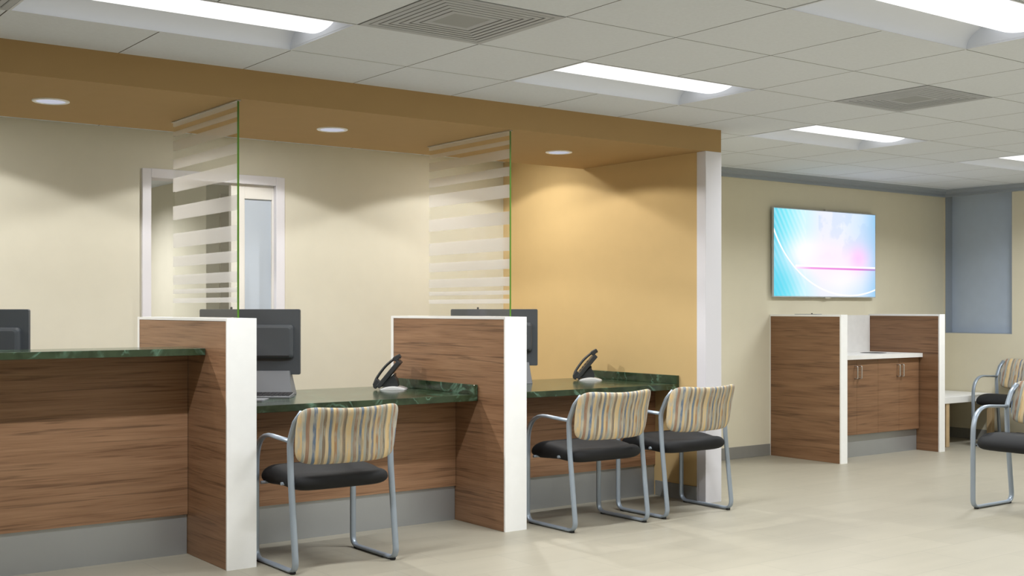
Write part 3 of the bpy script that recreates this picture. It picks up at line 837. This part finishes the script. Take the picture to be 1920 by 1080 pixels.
# ---------------------------------------------------------------- coffee station
G_K = 'side panels of the coffee station'
kp1 = (7.935, 8.018); kp2 = (9.300, 9.380); KF = 6.19
partition('partition', 'left walnut side panel of the coffee station with white front edge', *kp1, KF, KY-.001, 1.218, M['wood_dark'], .004, .016, G_K)
partition('partition', 'right walnut side panel of the coffee station, nearest the corner', *kp2, KF, KY-.001, 1.218, M['wood_dark'], .012, .016, G_K)
t = thing('base_cabinet', 'walnut base cabinet with four doors under the white coffee counter', 'cabinet', (8.66, 6.6, 0)); o = t.location
b = MB(); b.box(kp1[1]+.001, kp2[0]-.001, 6.412, 6.92, .19, .834); b.build('body', M['wood_dark'], t, origin=o)
seams = [8.122, 8.407, 8.700, 8.995, 9.285]
seams = [kp1[1]+.004, 8.407, 8.700, 8.998, 9.288]
for k in range(4):
    d = MB(); d.box(seams[k]+.001, seams[k+1]-.001, 6.392, 6.411, .195, .832); dd = d.build('cabinet_door', M['wood_dark'], t, origin=o)
    x = (seams[1] if k in (0, 1) else seams[3]) + (-.028 if k in (0, 2) else .028)
    h = MB(); h.tube(fillet([(x, 6.393, .672), (x, 6.362, .672), (x, 6.362, .776), (x, 6.393, .776)], [.008, .008], 4), .0055, .0045, (1, 0, 0), 10)
    h.build('handle', M['chrome'], dd, origin=o)
b = MB(); b.box(kp1[1]+.001, kp2[0]-.001, 6.425, 6.44, 0, .19); b.build('kick_plate', M['kick'], t, origin=o)
# counter with a round sunk bowl
t = thing('countertop', 'white stone counter of the coffee station with a small round sink', 'countertop', (8.66, 6.6, .835)); o = t.location
cx, cy, cr = 8.98, 6.65, .112; x0, x1, y0, y1, zt, zb = kp1[1]+.001, kp2[0]-.001, 6.36, 6.925, .870, .835
b = MB(); n = 48; ring_, outer = [], []
for k in range(n):
    a = 2*PI*k/n; c_, s_ = math.cos(a), math.sin(a)
    ring_.append((cx+cr*c_, cy+cr*s_, zt))
    tx = (x1-cx)/c_ if c_ > 1e-6 else ((x0-cx)/c_ if c_ < -1e-6 else 1e9); ty = (y1-cy)/s_ if s_ > 1e-6 else ((y0-cy)/s_ if s_ < -1e-6 else 1e9)
    q = min(tx, ty); outer.append((cx+q*c_, cy+q*s_, zt))
for k in range(n):
    k2 = (k+1) % n; b.quad(ring_[k], ring_[k2], outer[k2], outer[k])
for (xa, ya) in ((x0, y0), (x1, y0), (x1, y1), (x0, y1)):        # fill the corners
    near = sorted(range(n), key=lambda k: (outer[k][0]-xa)**2+(outer[k][1]-ya)**2)
    ka = near[0]
    kb = (ka+1) % n if ((outer[(ka+1) % n][0]-xa)**2+(outer[(ka+1) % n][1]-ya)**2) < ((outer[(ka-1) % n][0]-xa)**2+(outer[(ka-1) % n][1]-ya)**2) else (ka-1) % n
    b.add([outer[ka], (xa, ya, zt), outer[kb]], [(0, 1, 2)])
for k in range(n):
    k2 = (k+1) % n; p, q = ring_[k], ring_[k2]; b.quad(p, q, (q[0], q[1], zb), (p[0], p[1], zb))
b.quad((x0, y0, zb), (x1, y0, zb), (x1, y0, zt), (x0, y0, zt)); b.quad((x0, y0, zb), (x0, y1, zb), (x0, y1, zt), (x0, y0, zt)); b.quad((x1, y0, zb), (x1, y1, zb), (x1, y1, zt), (x1, y0, zt))
b.quad((x0, y1, zb), (x1, y1, zb), (x1, y1, zt), (x0, y1, zt)); b.quad((x0, y0, zb), (x1, y0, zb), (x1, y0+.04, zb), (x0, y0+.04, zb))
b.build('stone_slab', M['stone'], t, origin=o)
b = MB(); b.lathe([(cr+.004, zt+.001), (cr, zt+.002), (cr-.004, zt-.004), (cr-.010, zt-.03), (.0005, zt-.033)], cx, cy, 48); b.build('sink_bowl', simple('dark_steel_bowl', (.10, .10, .10), .4, metal=.6), t, origin=o)
b = MB(); b.box(kp1[1]+.001, kp2[0]-.001, 6.926, 6.939, .835, 1.207); tag(b.build('backsplash', M['stone'], origin=(8.66, 6.93, .835)), 'pale stone splashback panel behind the coffee station counter', 'splashback')
t = thing('flat_tablet', 'thin dark tablet with a black knob lying on the left side panel top', 'tablet', (7.976, 6.56, 1.2182))
b = MB(); b.box(-.03, .03, -.12, .12, 0, .004, bev=.001); b.build('plate', M['plastic_grey'], t)
b = MB(); b.lathe([(.006, .004), (.008, .009), (.0005, .011)], 0, -.04, 16); b.build('knob', M['rubber'], t)

# ---------------------------------------------------------------- television
TX0, TX1, TZ0, TZ1 = 7.925, 9.343, 1.368, 2.145
t = thing('television', 'large wall-mounted television showing a cyan and pink broadcast graphic', 'television', ((TX0+TX1)/2, 6.91, (TZ0+TZ1)/2)); o = t.location
W, H = TX1-TX0, TZ1-TZ0
b = MB(); b.box(-W/2, W/2, -.018, .003, -H/2, H/2, bev=.002); b.build('casing', simple('silver_bezel', (.55, .60, .66), .35, metal=.4), t)
b = MB(); b.box(-W/2+.006, W/2-.010, -.0195, -.0182, -H/2+.009, H/2-.008); b.build('screen', screen_mat(W, H), t)
b = MB(); b.prism(rrect(.07, .012, .005), lambda p, q, d: (p+.02, d, q), -.016, .004); o2 = b.build('badge', M['chrome'], t); o2.location = (0, 0, H/2+.004)
b = MB(); b.prism(rrect(.07, .012, .005), lambda p, q, d: (p+.02, d, q), -.016, .004); o2 = b.build('sensor', M['chrome'], t); o2.location = (0, 0, -H/2-.004)
b = MB(); b.box(-.2, .2, .003, .0295, -.15, .15); b.build('wall_bracket', M['blackscreen'], t)

# ---------------------------------------------------------------- low white table in the corner
t = thing('side_table', 'low white table on pale wooden legs in the far corner', 'table', (10.0, 6.6, 0)); o = t.location
b = MB(); b.box(9.39, RX-.010, 6.36, KY-.010, .398, .458, bev=.003); b.build('tabletop', M['white'], t, origin=o)
for x in (9.70, 10.435):
    for y in (6.395, 6.88):
        b = MB(); b.box(x-.026, x+.026, y-.026, y+.026, 0, .398, bev=.003); b.build('leg', M['pine'], t, origin=o)

# ---------------------------------------------------------------- corridor fill: unseen lamps added to light the space beyond the doorway
cl = bpy.data.lights.new('corridor_fill', 'AREA'); cl.shape = 'RECTANGLE'; cl.size = 1.1; cl.size_y = .3; cl.energy = 40; cl.spread = math.radians(150)
co = bpy.data.objects.new('corridor_fill', cl); COL.objects.link(co); co.location = (2.9, 10.9, CZ-.01)
co = bpy.data.objects.new('corridor_fill', cl.copy()); co.data.energy = 6; COL.objects.link(co); co.location = (3.6, 8.9, CZ-.01)

# ---------------------------------------------------------------- camera
f_px = 2232.63
cam = bpy.data.cameras.new('camera'); co = bpy.data.objects.new('camera', cam); COL.objects.link(co)
cam.sensor_fit = 'HORIZONTAL'; cam.sensor_width = 36; cam.lens = f_px/1920*36
cam.shift_y = (578.95-540)/1920; cam.clip_start = .05
co.location = (0, 0, 1.266); co.rotation_euler = (PI/2, 0, YAW)
scn.camera = co

w = bpy.data.worlds.new('world'); scn.world = w; w.use_nodes = True
w.node_tree.nodes['Background'].inputs[0].default_value = (.5, .55, .6, 1); w.node_tree.nodes['Background'].inputs[1].default_value = .05

vs_ = scn.view_settings; vs_.view_transform = 'Standard'; vs_.look = 'None'; vs_.gamma = 1; vs_.use_curve_mapping = False; vs_.exposure = 0.08
cy_ = scn.cycles
cy_.use_denoising = True; cy_.max_bounces = 8; cy_.diffuse_bounces = 5; cy_.glossy_bounces = 3; cy_.transparent_max_bounces = 8
cy_.caustics_reflective = False; cy_.caustics_refractive = False; cy_.sample_clamp_indirect = 4
